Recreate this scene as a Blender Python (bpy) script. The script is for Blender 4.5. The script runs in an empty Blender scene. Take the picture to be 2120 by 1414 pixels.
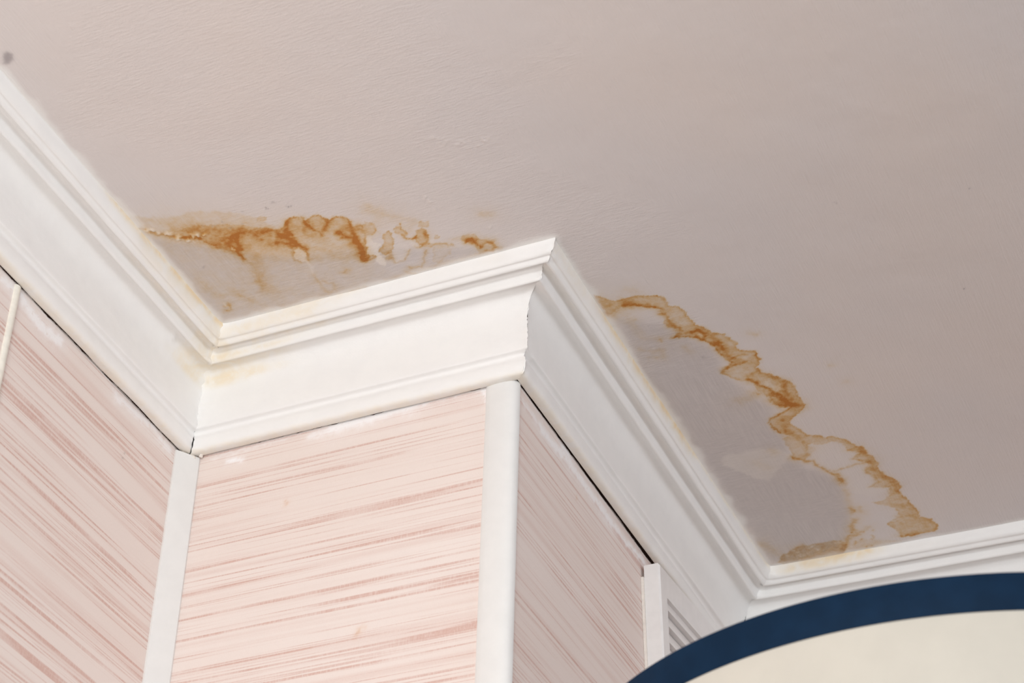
import bpy, bmesh, math, random
import numpy as np
from mathutils import Vector, Matrix

random.seed(4)
SC = bpy.context.scene
COL = SC.collection

# ------------------------------------------------------------------ camera
# metres; z = 0 is the underside of the ceiling, the floor is at z = -2.6
cam = bpy.data.cameras.new('camera')
cam_ob = bpy.data.objects.new('camera', cam)
COL.objects.link(cam_ob)
cam_ob.location = (0.988207, -1.409649, -1.224178)
cam_ob.rotation_mode = 'XYZ'
cam_ob.rotation_euler = (2.216009, -0.024605, 0.417111)
cam.sensor_fit = 'HORIZONTAL'
cam.sensor_width = 36.0
cam.lens = 4483.34 * 36.0 / 2120.0
cam.clip_start = 0.02
cam.dof.use_dof = True
cam.dof.focus_distance = 1.98
cam.dof.aperture_fstop = 11.0
SC.camera = cam_ob

# ------------------------------------------------------------------ world, lights, exposure
SC.view_settings.view_transform = 'Standard'
SC.view_settings.look = 'None'
SC.view_settings.gamma = 1.0
SC.view_settings.use_curve_mapping = False
SC.view_settings.exposure = 0.18
wld = bpy.data.worlds.new('daylight')
SC.world = wld
wld.use_nodes = True
wld.node_tree.nodes['Background'].inputs[0].default_value = (0.96, 0.975, 1.0, 1)
wld.node_tree.nodes['Background'].inputs[1].default_value = 0.05

def area(name, loc, target, sx, sy, power, color):
    l = bpy.data.lights.new(name, 'AREA')
    l.shape = 'RECTANGLE'; l.size = sx; l.size_y = sy
    l.energy = power; l.color = color
    o = bpy.data.objects.new(name, l); COL.objects.link(o)
    o.location = loc
    o.rotation_euler = (Vector(target) - Vector(loc)).to_track_quat('-Z', 'Y').to_euler()
    return o
# two windows with their heads close under the ceiling, behind the camera and far right, and an added soft fill light near the camera, without a fixture
area('window_behind', (1.5, -3.2, -0.45), (0.3, 0.0, -0.2), 1.3, 0.6, 31.0, (0.955, 1.0, 1.03))
area('window_far_right', (2.9, -0.35, -0.45), (0.3, 0.1, -0.2), 1.0, 0.6, 13.5, (0.94, 0.99, 1.06))
area('near_fill', (0.50, -1.40, -0.95), (0.2, 0.0, -0.05), 0.7, 0.6, 9.2, (0.985, 1.0, 0.985))  # added fill in mid-air left of the camera, no real lamp

# ------------------------------------------------------------------ helpers
def link(name, me, mat=None, parent=None):
    o = bpy.data.objects.new(name, me); COL.objects.link(o)
    if mat is not None:
        for m in (mat if isinstance(mat, (list, tuple)) else [mat]): me.materials.append(m)
    if parent is not None: o.parent = parent
    return o

def tag(o, label, cat, kind=None, group=None):
    o['label'] = label; o['category'] = cat
    if kind: o['kind'] = kind
    if group: o['group'] = group
    return o

def mesh_np(name, V, F, smooth=False, midx=None):
    me = bpy.data.meshes.new(name)
    V = np.asarray(V, np.float32); F = np.asarray(F, np.int32)
    me.vertices.add(len(V)); me.vertices.foreach_set('co', V.ravel())
    me.loops.add(F.size); me.loops.foreach_set('vertex_index', F.ravel())
    me.polygons.add(len(F))
    me.polygons.foreach_set('loop_start', np.arange(0, F.size, F.shape[1], dtype=np.int32))
    me.polygons.foreach_set('loop_total', np.full(len(F), F.shape[1], np.int32))
    if midx is not None: me.polygons.foreach_set('material_index', np.asarray(midx, np.int32))
    me.polygons.foreach_set('use_smooth', np.full(len(F), smooth, bool))
    me.update(calc_edges=True); me.validate()
    return me

def set_color(me, name, arr):
    a = me.attributes.new(name, 'FLOAT_COLOR', 'POINT')
    a.data.foreach_set('color', np.asarray(arr, np.float32).ravel())

def set_uv(me, U):
    uv = me.uv_layers.new(name='UVMap')
    li = np.empty(len(me.loops), np.int32); me.loops.foreach_get('vertex_index', li)
    uv.data.foreach_set('uv', np.asarray(U, np.float32)[li].ravel())

def from_bm(name, bm, mat, parent=None, smooth=False, bevel=0.0, seg=2):
    if bevel > 0:
        bmesh.ops.bevel(bm, geom=[e for e in bm.edges if len(e.link_faces) == 2 and e.calc_face_angle(0) > 0.6],
                        offset=bevel, segments=seg, affect='EDGES', profile=0.5)
    bmesh.ops.recalc_face_normals(bm, faces=bm.faces)
    for ed in bm.edges: ed.smooth = len(ed.link_faces) == 2 and ed.calc_face_angle(0) < .7
    me = bpy.data.meshes.new(name); bm.to_mesh(me); bm.free()
    if smooth:
        for p in me.polygons: p.use_smooth = True
    return link(name, me, mat, parent)

def box(bm, c, s, rot=None):
    r = bmesh.ops.create_cube(bm, size=1.0)
    M = Matrix.Translation(c) @ (rot.to_4x4() if rot else Matrix.Identity(4)) @ Matrix.Diagonal((*s, 1))
    bmesh.ops.transform(bm, matrix=M, verts=r['verts'])
    return r['verts']

def lathe(bm, prof, n=96, close=False, c=(0, 0)):
    rings = []
    for r, z in prof:
        rings.append([bm.verts.new((c[0] + r*math.cos(2*math.pi*i/n), c[1] + r*math.sin(2*math.pi*i/n), z)) for i in range(n)])
    m = len(rings)
    for k in range(m if close else m - 1):
        a, b = rings[k], rings[(k+1) % m]
        for i in range(n):
            bm.faces.new((a[i], a[(i+1) % n], b[(i+1) % n], b[i]))
    return rings

# value noise on arrays (for hand-made unevenness and stain outlines)
def vnoise(x, y, seed=0):
    xi = np.floor(x).astype(np.int64); yi = np.floor(y).astype(np.int64)
    fx = x - xi; fy = y - yi
    fx = fx*fx*fx*(fx*(fx*6-15)+10); fy = fy*fy*fy*(fy*(fy*6-15)+10)
    def h(a, b):
        n = (a*374761393 + b*668265263 + seed*974634777) & 0xFFFFFFFF
        n = ((n ^ (n >> 13)) * 1274126177) & 0xFFFFFFFF
        return ((n ^ (n >> 16)) & 0xFFFF) / 65535.0
    a, b, c, d = h(xi, yi), h(xi+1, yi), h(xi, yi+1), h(xi+1, yi+1)
    return (a*(1-fx)+b*fx)*(1-fy) + (c*(1-fx)+d*fx)*fy
def fbm(x, y, seed=0, octv=3):
    s = 0; a = 0.5; t = 0
    for k in range(octv):
        s = s + a*vnoise(x*2**k + 17.3*k, y*2**k - 9.1*k, seed+k); t += a; a *= 0.5
    return s / t

# ------------------------------------------------------------------ marks traced on the surfaces (tenths of a millimetre)
STAINS = [
    ('S',[(984,-1954),(1118,-1945),(1259,-1909),(1440,-1842),(1591,-1743),(1694,-1681),(1745,-1627),(1838,-1629),(1879,-1673),(1907,-1698),(1941,-1714),(1986,-1713),(2028,-1707),(2041,-1668),(2045,-1633),(2072,-1631),(2111,-1662),(2149,-1669),(2188,-1667),(2202,-1631),(2208,-1589),(2247,-1566),(2285,-1585),(2324,-1584),(2368,-1560),(2391,-1517),(2391,-1464),(2375,-1410),(2414,-1387),(2460,-1389)],7,0.3,0.5,0,1),
    ('L',[(1745,-1627),(1838,-1629),(1879,-1673),(1907,-1698),(1941,-1714),(1986,-1713),(2028,-1707),(2041,-1668),(2045,-1633),(2072,-1631),(2111,-1662),(2149,-1669),(2188,-1667),(2202,-1631),(2208,-1589),(2247,-1566),(2285,-1585),(2324,-1584),(2368,-1560),(2391,-1517),(2391,-1464),(2375,-1410)],0.9,0.42,0),
    ('S',[(659,-2267),(820,-2168),(987,-2116),(1150,-2116),(1292,-2083),(1477,-2007),(1566,-1921),(1649,-1846),(1719,-1725)],30,0.1,1.5,0,1),
    ('L',[(610,-2093),(668,-2053),(712,-2009),(783,-1952),(816,-1910),(865,-1874),(934,-1832)],2.2,0.4,0),
    ('L',[(915,-1839),(959,-1835),(1000,-1825),(1033,-1802),(1052,-1773)],1.8,0.95,0),
    ('L',[(1044,-1780),(1078,-1718),(1121,-1671),(1155,-1649)],1.0,0.5,0),
    ('L',[(1017,-1893),(1113,-1897),(1229,-1857),(1307,-1812),(1415,-1798),(1493,-1733)],4,0.32,0),
    ('L',[(1171,-1677),(1261,-1691),(1320,-1693)],2.5,0.4,0),
    ('L',[(1109,-1890),(1141,-1826),(1052,-1794)],3,0.3,0),
    ('L',[(1238,-1632),(1370,-1698),(1423,-1711),(1532,-1700),(1618,-1648)],3.2,0.34,0),
    ('L',[(1409,-1716),(1369,-1647),(1349,-1570),(1336,-1506)],1.9,0.75,0),
    ('L',[(1366,-1734),(1313,-1670),(1259,-1607),(1263,-1574)],1.8,0.4,0),
    ('L',[(1270,-1585),(1296,-1539),(1279,-1468),(1295,-1383)],1.2,0.65,0),
    ('L',[(1272,-1445),(1289,-1351),(1298,-1242),(1279,-1125),(1233,-1000),(1228,-948)],4,0.13,0),
    ('L',[(1176,-1606),(1217,-1554),(1266,-1517),(1358,-1514)],3.5,0.36,0),
    ('L',[(1537,-1647),(1533,-1589),(1566,-1564)],1.7,0.55,0),
    ('L',[(1634,-1645),(1718,-1641),(1749,-1603),(1752,-1556),(1783,-1509),(1807,-1468),(1817,-1422)],1.7,0.75,0),
    ('L',[(1847,-1563),(1845,-1496),(1820,-1429),(1816,-1379)],1.5,0.55,0),
    ('L',[(1892,-1687),(1860,-1617),(1823,-1581),(1811,-1518)],2.0,0.5,0),
    ('L',[(1664,-1459)],3.0,0.8,0),
    ('L',[(1782,-1359),(1829,-1360)],2.4,0.8,0),
    ('L',[(1728,-1449),(1771,-1423),(1817,-1422),(1826,-1375)],2.2,0.45,0),
    ('L',[(1719,-1539),(1760,-1488)],3,0.5,0),
    ('L',[(2042,-1606),(2037,-1544),(2066,-1482),(2124,-1462),(2177,-1487),(2210,-1538),(2202,-1578)],1.7,0.5,0),
    ('L',[(2042,-1606),(2026,-1566)],2.6,0.55,0),
    ('L',[(2153,-1463),(2198,-1504)],2.6,0.5,0),
    ('L',[(2081,-1467),(2084,-1440),(2080,-1395)],1.7,0.6,0),
    ('L',[(2207,-1382),(2252,-1381),(2275,-1337)],1.6,0.65,0),
    ('L',[(2241,-1317),(2280,-1293)],1.6,0.65,0),
    ('L',[(1971,-1538),(1952,-1460),(2010,-1420)],2.5,0.28,0),
    ('L',[(1854,-1364),(1861,-1292),(1827,-1184),(1810,-1121)],1.5,0.5,0),
    ('L',[(1765,-1348),(1714,-1265),(1685,-1190),(1739,-1150)],1.3,0.28,0),
    ('P',[(1767,-1330),(1814,-1332),(1839,-1292),(1825,-1220),(1787,-1174),(1813,-1137),(1792,-1108),(1759,-1156),(1712,-1187),(1720,-1254)],0.75,0,1,0.8,2),
    ('L',[(1796,-1127),(1786,-1043),(1762,-964)],1.8,0.4,2),
    ('P',[(1255,-1591),(1275,-1574),(1287,-1529),(1274,-1514),(1249,-1538)],0.9,0,1,0.5,2),
    ('L',[(2365,-1368),(2336,-1270),(2323,-1189),(2313,-1090),(2278,-1000),(2280,-947)],2.0,0.5,0),
    ('L',[(2334,-1254),(2326,-1171),(2332,-1117)],2.6,0.4,0),
    ('L',[(2279,-1035),(2302,-991)],4.0,0.3,0),
    ('P',[(1677,-1834),(1725,-1839),(1763,-1804),(1755,-1774),(1701,-1774),(1652,-1811)],0.16,0.2,0.8,0.5,0),
    ('L',[(1408,-1355),(1347,-1204),(1259,-1026),(1249,-922)],7,0.11,0),
    ('L',[(968,-1018),(975,-924),(1031,-810),(1071,-775)],5,0.12,0),
    ('L',[(737,-1238),(745,-1109),(799,-995)],6,0.09,0),
    ('L',[(1315,-913),(1357,-860)],6,0.07,0),
    ('L',[(1760,-929),(1732,-743),(1751,-645),(1842,-662),(1870,-760),(1798,-825)],1.6,0.12,0),
    ('L',[(1995,-887),(2052,-864),(2075,-908)],1.6,0.15,0),
    ('L',[(761,-845),(817,-859),(803,-791),(736,-781)],1.8,0.3,0),
    ('L',[(1105,-576),(1266,-585),(1503,-581),(1859,-583),(2107,-609)],3,0.15,0),
    ('P',[(1157,-1853),(1821,-1599),(1919,-1694),(2384,-1503),(2302,-991),(1891,-1088),(1351,-1378),(1115,-1682)],0.2,0,1,6,0),
    ('P',[(711,-1795),(1193,-1512),(1701,-1166),(2302,-991),(2389,-709),(1859,-583),(786,-592),(619,-641)],0.06,0,1,10,0),
    ('L',[(903,-1957),(1090,-1897),(1321,-1735),(1548,-1625),(1776,-1516)],13,0.2,0),
    ('L',[(1028,-1752),(1174,-1641),(1304,-1502)],6,0.16,0),
    ('P',[(628,-1950),(1052,-1674),(1637,-1262),(2360,-1106),(2926,-875),(3497,-659),(2100,-594),(570,-642)],0.55,0,1,6,1),
    ('L',[(2405,-1478),(2376,-1406),(2469,-1395),(2490,-1359)],1.2,0.4,0),
    ('L',[(2242,-1393),(2269,-1314),(2284,-1299)],1.8,0.55,0),
    ('L',[(2327,-1426),(2378,-1371),(2427,-1334)],4,0.25,0),
    ('L',[(2380,-1354),(2332,-1237),(2321,-1139),(2303,-1060)],4.2,0.34,0),
    ('L',[(2330,-1255),(2329,-1187),(2313,-1090),(2283,-998)],2.2,0.42,0),
    ('P',[(2284,-1067),(2342,-1079),(2350,-1006),(2304,-937),(2250,-933),(2249,-986)],0.45,0.35,2.5,1.2,0),
    ('P',[(2469,-1385),(2522,-1422),(2564,-1405),(2580,-1348),(2558,-1281),(2518,-1247),(2454,-1255),(2438,-1313)],0.12,0.22,1.2,0.5,0),
    ('L',[(2576,-1307),(2539,-1255),(2508,-1250)],1.2,0.35,0),
    ('P',[(2444,-1234),(2481,-1241),(2484,-1158),(2508,-1097),(2459,-1013),(2449,-931),(2461,-891),(2419,-820),(2383,-844),(2380,-906),(2400,-968),(2359,-1019),(2378,-1133)],0.9,0,1,0.6,2),
    ('L',[(2447,-1241),(2379,-1141),(2353,-1022),(2393,-954),(2349,-936),(2266,-953)],1.2,0.4,0),
    ('P',[(2583,-1220),(2648,-1236),(2684,-1196),(2656,-1122),(2610,-1021),(2545,-961),(2486,-947),(2469,-1010),(2540,-1101)],0.2,0.38,1.2,0.5,0),
    ('P',[(2733,-1260),(2788,-1271),(2807,-1196),(2797,-1124),(2748,-1144),(2706,-1195)],0.16,0.25,1.2,0.5,0),
    ('L',[(2791,-1300),(2793,-1236),(2795,-1159)],0.9,0.45,0),
    ('L',[(2753,-1142),(2768,-1093),(2813,-1058),(2856,-1078)],1.2,0.8,0),
    ('P',[(2889,-1146),(2957,-1160),(2979,-1101),(2927,-977),(2859,-945),(2826,-993),(2845,-1071)],0.18,0.32,1.3,0.5,0),
    ('L',[(2961,-1099),(2921,-980),(2865,-969)],2.2,0.35,0),
    ('L',[(2912,-949),(2870,-932),(2787,-949)],1.2,0.3,0),
    ('P',[(2945,-1249),(3003,-1255),(3047,-1207),(3011,-1155),(2936,-1186)],0.14,0.16,0.9,0.5,0),
    ('P',[(3010,-1037),(3054,-1036),(3067,-997),(3036,-975),(2999,-991)],0.16,0.18,0.9,0.5,0),
    ('L',[(2714,-1435),(2818,-1376),(2911,-1271),(2817,-1192)],6,0.08,0),
    ('L',[(2624,-1588),(2670,-1503)],8,0.09,0),
    ('L',[(3512,-1142),(3582,-1105)],5,0.09,0),
    ('L',[(2900,-903),(2981,-907),(3060,-884),(3108,-844)],1.3,0.32,0),
    ('P',[(2931,-873),(3005,-886),(3075,-845),(3073,-781),(2989,-711),(2896,-658),(2857,-712)],0.04,0.14,1.0,0.5,0),
    ('P',[(3205,-889),(3249,-931),(3318,-937),(3364,-892),(3370,-831),(3303,-807),(3228,-837)],0.12,0.22,1.0,0.5,0),
    ('L',[(3284,-862)],2.6,1.2,0),
    ('L',[(3244,-848),(3282,-858),(3288,-822),(3300,-765),(3338,-738)],1.4,0.75,0),
    ('L',[(3316,-836),(3408,-795),(3469,-756)],3,0.2,0),
    ('L',[(3338,-738),(3395,-766),(3450,-739),(3456,-667),(3404,-637),(3351,-667)],1.6,0.5,0),
    ('P',[(3332,-846),(3478,-753),(3458,-658),(3382,-637),(3284,-643),(3276,-749)],0.14,0.1,1.2,0.8,0),
    ('L',[(3132,-919),(3173,-911)],2,0.12,0),
    ('P',[(2609,-1022),(2684,-1059),(2726,-1008),(2705,-913),(2639,-853),(2526,-809),(2530,-898)],0.35,0,1,0.8,2),
    ('L',[(2715,-927),(2619,-835),(2526,-809),(2522,-892)],1.0,0.22,0),
    ('P',[(2759,-1029),(2803,-1028),(2813,-955),(2769,-956)],0.6,0,1,0.8,2),
    ('P',[(2949,-1003),(2995,-984),(2968,-926),(2930,-942)],0.6,0,1,0.8,2),
    ('L',[(2851,-871),(2771,-747),(2705,-686),(2599,-703)],1.4,0.25,0),
    ('L',[(2574,-651),(2621,-606)],2.2,0.22,0),
    ('L',[(1818,-581),(2297,-604),(2771,-633),(3470,-636)],3.5,0.11,0),
    ('L',[(2038,-870),(2065,-876)],2.5,0.16,0),
    ('L',[(2537,-947),(2490,-897)],2.5,0.3,0),
    ('S',[(3995,287),(4114,427),(4254,453),(4340,457),(4429,484),(4471,505),(4508,505),(4555,545),(4578,615),(4559,700),(4600,725),(4653,748),(4675,808),(4675,892),(4703,986),(4689,1075),(4743,1118),(4779,1175),(4798,1246),(4890,1304),(4907,1364),(4934,1429),(4957,1491),(4911,1549),(4946,1578),(4999,1606),(5081,1661),(5067,1720),(5078,1801),(5035,1871),(4996,1911),(5018,1997),(5098,2063),(5165,2168),(5248,2269),(5233,2353),(5230,2443),(5243,2562),(5248,2668),(5202,2731),(5106,2786),(5014,2867),(5020,2928),(5081,3024),(5096,3162),(5084,3117),(5110,3166),(5210,3206),(5262,3265),(5319,3263),(5396,3332),(5467,3425),(5505,3531),(5561,3580),(5562,3646),(5568,3700),(5613,3785),(5614,3904),(5580,3998),(5616,4120),(5672,4223),(5708,4347),(5710,4416),(5660,4465),(5655,4532),(5690,4616),(5714,4737),(5725,4854),(5753,4936),(5738,5044),(5826,5122),(5851,5247),(5843,5331),(5789,5368),(5659,5360),(5524,5365),(5447,5349)],5.5,0.22,0.45,0,1),
    ('L',[(3995,287),(4114,427),(4254,453),(4340,457),(4429,484),(4471,505),(4508,505),(4555,545),(4578,615),(4559,700),(4600,725),(4653,748),(4675,808),(4675,892),(4703,986),(4689,1075),(4743,1118),(4779,1175),(4798,1246),(4890,1304),(4907,1364),(4934,1429),(4957,1491),(4911,1549),(4946,1578),(4999,1606),(5081,1661),(5067,1720),(5078,1801),(5035,1871),(4996,1911),(5018,1997),(5098,2063),(5165,2168),(5248,2269),(5233,2353),(5230,2443),(5243,2562),(5248,2668),(5202,2731),(5106,2786),(5014,2867),(5020,2928),(5081,3024),(5096,3162),(5084,3117),(5110,3166),(5210,3206),(5262,3265),(5319,3263),(5396,3332),(5467,3425),(5505,3531),(5561,3580),(5562,3646),(5568,3700),(5613,3785),(5614,3904),(5580,3998),(5616,4120),(5672,4223),(5708,4347),(5710,4416),(5660,4465),(5655,4532),(5690,4616),(5714,4737),(5725,4854),(5753,4936),(5738,5044),(5826,5122),(5851,5247),(5843,5331),(5789,5368),(5659,5360),(5524,5365),(5447,5349)],0.8,0.16,0),
    ('P',[(3995,287),(4114,427),(4254,453),(4340,457),(4429,484),(4471,505),(4508,505),(4555,545),(4578,615),(4559,700),(4600,725),(4653,748),(4675,808),(4675,892),(4703,986),(4689,1075),(4743,1118),(4779,1175),(4798,1246),(4890,1304),(4907,1364),(4934,1429),(4957,1491),(4911,1549),(4946,1578),(4999,1606),(5081,1661),(5067,1720),(5078,1801),(5035,1871),(4996,1911),(5018,1997),(5098,2063),(5165,2168),(5248,2269),(5233,2353),(5230,2443),(5243,2562),(5248,2668),(5202,2731),(5106,2786),(5014,2867),(5020,2928),(5081,3024),(5096,3162),(5084,3117),(5110,3166),(5210,3206),(5262,3265),(5319,3263),(5396,3332),(5467,3425),(5505,3531),(5561,3580),(5562,3646),(5568,3700),(5613,3785),(5614,3904),(5580,3998),(5616,4120),(5672,4223),(5708,4347),(5710,4416),(5660,4465),(5655,4532),(5690,4616),(5714,4737),(5725,4854),(5753,4936),(5738,5044),(5826,5122),(5851,5247),(5843,5331),(5789,5368),(5659,5360),(5524,5365),(5447,5349),(5447,5349),(5443,5230),(5386,5120),(5369,5027),(5551,4955),(5541,4781),(5451,4689),(5345,4604),(5487,4591),(5571,4499),(5602,4365),(5517,4312),(5423,4288),(5525,4233),(5523,4191),(5497,4086),(5444,3997),(5507,3928),(5557,3855),(5545,3824),(5453,3800),(5397,3751),(5462,3698),(5508,3637),(5455,3603),(5387,3549),(5403,3425),(5307,3348),(5242,3374),(5149,3355),(5133,3317),(5063,3315),(5024,3483),(4948,3585),(4897,3564),(4845,3504),(4878,3424),(4869,3342),(4855,3232),(4880,3112),(4948,3101),(4900,3030),(4922,3068),(4881,3032),(4852,2920),(4814,2805),(4884,2744),(5019,2692),(5087,2643),(5038,2595),(4971,2522),(4975,2432),(4934,2324),(4892,2238),(4902,2152),(4858,2090),(4771,2043),(4724,1957),(4675,1859),(4709,1817),(4836,1802),(4814,1738),(4781,1648),(4740,1566),(4757,1465),(4730,1400),(4680,1326),(4658,1247),(4572,1207),(4447,1167),(4515,1121),(4485,1066),(4461,993),(4427,916),(4457,887),(4464,785),(4472,747),(4444,674),(4367,646),(4283,571),(4169,541),(4003,640)],0.18,0.12,1.4,0.6,0),
    ('L',[(4173,533),(4286,564),(4369,639),(4447,665),(4488,722)],1.6,0.5,0),
    ('L',[(4230,515),(4339,590),(4458,669)],2.2,0.3,0),
    ('L',[(4457,772),(4488,805),(4492,880),(4508,970),(4516,1015),(4551,1093)],1.8,0.6,0),
    ('L',[(4468,975),(4517,1047)],2.5,0.3,0),
    ('L',[(4441,1165),(4504,1184),(4572,1207),(4649,1239)],1.1,0.7,0),
    ('L',[(4508,1139),(4592,1152),(4654,1156),(4698,1173)],2.5,0.45,0),
    ('L',[(4625,1165),(4682,1146),(4720,1182),(4727,1249),(4685,1296),(4663,1234)],2.0,0.75,0),
    ('L',[(4656,1252),(4684,1317),(4731,1396),(4760,1423)],1.0,0.6,0),
    ('L',[(4750,1237),(4790,1338),(4807,1431)],2.4,0.35,0),
    ('L',[(4777,1408),(4801,1450),(4809,1497)],3.0,0.95,0),
    ('L',[(4763,1467),(4740,1566),(4777,1625),(4790,1696),(4821,1752)],0.9,0.5,0),
    ('L',[(4799,1525),(4823,1676),(4894,1727)],3,0.3,0),
    ('L',[(4856,1689),(4906,1655),(4979,1663)],1.8,0.4,0),
    ('L',[(4724,1812),(4830,1800),(4911,1788),(4948,1792)],2.0,0.5,0),
    ('L',[(5078,1670),(5057,1770),(5066,1818)],1.2,0.25,0),
    ('L',[(4687,1842),(4746,1821),(4800,1777)],1.4,0.4,0),
    ('L',[(4681,1861),(4728,1947),(4778,2023)],1.2,0.3,0),
    ('L',[(4857,2055),(4884,2089),(4942,2146)],2.5,0.55,0),
    ('L',[(4903,1996),(5002,1969),(5066,2083),(5159,2188),(5178,2286)],2.8,0.3,0),
    ('L',[(4924,2161),(4956,2219),(5016,2311),(5041,2390)],1.2,0.65,0),
    ('L',[(5033,2375),(5067,2469),(5109,2578),(5164,2646)],4.2,0.75,0),
    ('L',[(5067,2469),(5086,2568),(5159,2621)],2.5,0.6,0),
    ('L',[(5144,2272),(5139,2406),(5151,2526)],3,0.4,0),
    ('L',[(4965,2462),(4994,2532),(5049,2600)],2.2,0.4,0),
    ('L',[(4891,2318)],2.2,0.45,0),
    ('L',[(5100,2644),(5019,2692),(4884,2744),(4819,2800),(4848,2931),(4881,3032)],0.9,0.6,0),
    ('L',[(4988,2786),(4915,2850),(4943,3004),(4976,3065)],4,0.3,0),
    ('L',[(3992,573),(4032,631),(4115,582)],4,0.3,0),
    ('L',[(3995,409),(4082,506),(4205,515)],8,0.2,0),
    ('P',[(5006,2149),(5037,2150),(5037,2207),(5001,2237),(4983,2196)],0.55,0,1,0.9,2),
    ('P',[(5050,2246),(5117,2239),(5131,2312),(5077,2359),(5036,2308)],0.55,0,1,0.9,2),
    ('P',[(4668,1204),(4701,1200),(4704,1244),(4676,1267),(4660,1243)],0.5,0,1,0.6,2),
    ('P',[(4907,1688),(4970,1692),(4961,1754),(4899,1750)],0.4,0,1,1,2),
    ('P',[(5016,2622),(5075,2622),(5029,2662)],0.5,0,1,0.6,2),
    ('L',[(4156,702),(4171,1088),(4406,1140)],5,0.06,0),
    ('L',[(4091,1228),(4166,1301),(4292,1309),(4230,1437),(4137,1377)],4,0.1,0),
    ('L',[(4300,1151),(4312,1188)],1.6,0.2,0),
    ('L',[(4226,782)],2,0.12,0),
    ('L',[(4494,1348),(4500,1437)],4,0.1,0),
    ('L',[(4675,2357),(4769,2349),(4843,2287)],7,0.09,0),
    ('L',[(5116,1375),(5176,1420)],3.5,0.1,0),
    ('L',[(5669,2138)],3.5,0.09,0),
    ('L',[(5728,2440)],3.5,0.09,0),
    ('L',[(4320,318),(4381,383)],5,0.05,0),
    ('L',[(4957,3028),(5006,3137),(5027,3249)],3.5,0.25,0),
    ('L',[(4844,3463),(4944,3597),(5024,3615),(5045,3730),(5090,3842),(5167,3941),(5183,4028),(5173,4120)],1.8,0.42,0),
    ('L',[(4879,3531),(5003,3501),(5066,3395)],4,0.16,0),
    ('L',[(5160,4033),(5181,4082)],2.8,0.25,0),
    ('L',[(5173,3875),(5293,3856),(5442,3836),(5538,3847)],1.6,0.22,0),
    ('L',[(5178,4163),(5158,4348),(5124,4559),(5112,4695)],4,0.1,0),
    ('L',[(5118,4627),(5123,4685)],2.4,0.3,0),
    ('L',[(5201,4646),(5204,4732)],4,0.12,0),
    ('L',[(5086,4857),(5014,4973),(5012,5030)],3.5,0.3,0),
    ('L',[(4980,5134),(4907,5179),(4836,5314),(4798,5389)],3.2,0.34,0),
    ('L',[(5387,3549),(5454,3608),(5506,3644),(5399,3744),(5548,3838),(5454,3988),(5523,4218),(5423,4288),(5602,4365),(5561,4509)],1.5,0.28,0),
    ('L',[(5501,3543),(5555,3695),(5583,3839),(5529,3977),(5602,4168),(5668,4386),(5607,4499)],3.5,0.26,0),
    ('L',[(5537,4695),(5608,4751),(5665,4859)],4,0.22,0),
    ('L',[(5524,4945),(5630,4987),(5701,5044)],3,0.2,0),
    ('P',[(5369,5027),(5386,5120),(5474,5228),(5447,5349),(5659,5360),(5819,5365),(5854,5263),(5826,5122),(5675,5033)],0.1,0.12,1.5,0.6,0),
    ('L',[(5451,5336),(5556,5357),(5645,5354)],1.4,0.35,0),
    ('P',[(4066,5378),(4176,5233),(4283,5185),(4422,5135),(4520,5159),(4600,5146),(4747,5160),(4832,5179),(4857,5293),(4788,5445),(4567,5494),(4428,5499),(4260,5494),(4107,5443)],0.34,0.1,2,1.2,0),
    ('P',[(4825,5399),(5023,5240),(5291,5346),(5418,5426),(5111,5453)],0.13,0,2,4,0),
    ('L',[(4355,5153),(4426,5122)],3,0.2,0),
    ('L',[(5041,5129),(5173,5036)],4,0.14,0),
    ('L',[(4030,4935),(4066,5009),(4130,5185)],7,0.12,0),
    ('P',[(4151,3266),(4248,3199),(4498,3207),(4767,3262),(4859,3417),(4721,3574),(4639,3648),(4498,3809),(4372,3704),(4284,3534),(4161,3382)],0.5,0,1,2,2),
    ('L',[(4705,3276),(4714,3333)],5,0.1,0),
    ('L',[(4481,3425),(4578,3570)],6,0.06,0),
    ('P',[(5075,3320),(5137,3306),(5300,3371),(5388,3497),(5459,3683),(5524,3895),(5431,4019),(5492,4151),(5443,4269),(5564,4399),(5391,4497),(5225,4320),(5209,4039),(5143,3877),(5045,3597)],0.25,0,1,2,2),
    ('P',[(4066,707),(4420,934),(4725,1484),(4687,1953),(4921,2595),(4838,2843),(4885,3101),(4821,3534),(5156,4072),(5086,4685),(4903,5192),(4109,5435),(4013,5259),(4015,2905),(3944,1676)],0.75,0,1,7,1),
    ('L',[(4320,5289),(4340,5296),(4358,5279)],0.5393173155438878,0.35592559619969333,2),
    ('L',[(4274,5410),(4297,5424),(4318,5413)],0.785811925219601,0.6375806632448728,2),
    ('L',[(4249,5400),(4256,5414),(4261,5403)],0.9663408088566279,0.4217299728930265,1),
    ('L',[(4127,5459),(4142,5482),(4156,5479)],1.0520939717239715,0.5244238635253777,2),
    ('L',[(4469,5276),(4493,5264),(4516,5228)],0.5584725858385263,0.41118598709030096,2),
    ('L',[(4318,5375),(4334,5375),(4348,5350)],1.0000862719976884,0.608310230880303,1),
    ('L',[(4585,5332),(4611,5334),(4636,5310)],1.0138403398380533,0.7959453401909669,1),
    ('L',[(4724,5195),(4742,5205),(4758,5191)],0.562445485802667,0.6449800341949332,1),
    ('L',[(4812,5223),(4827,5259),(4840,5270)],1.093883608952949,0.38983314189937773,2),
    ('L',[(4448,5223),(4473,5220),(4497,5192)],0.526514036677726,0.6265396378393139,2),
    ('L',[(4432,5296),(4445,5297),(4456,5273)],0.6415709346466166,0.3662057771485412,2),
    ('L',[(4203,5268),(4214,5291),(4224,5289)],0.866280273780405,0.4202895459561041,2),
    ('L',[(4881,5321),(4898,5353),(4913,5361)],0.7260507306176854,0.7414511843326155,2),
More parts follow.
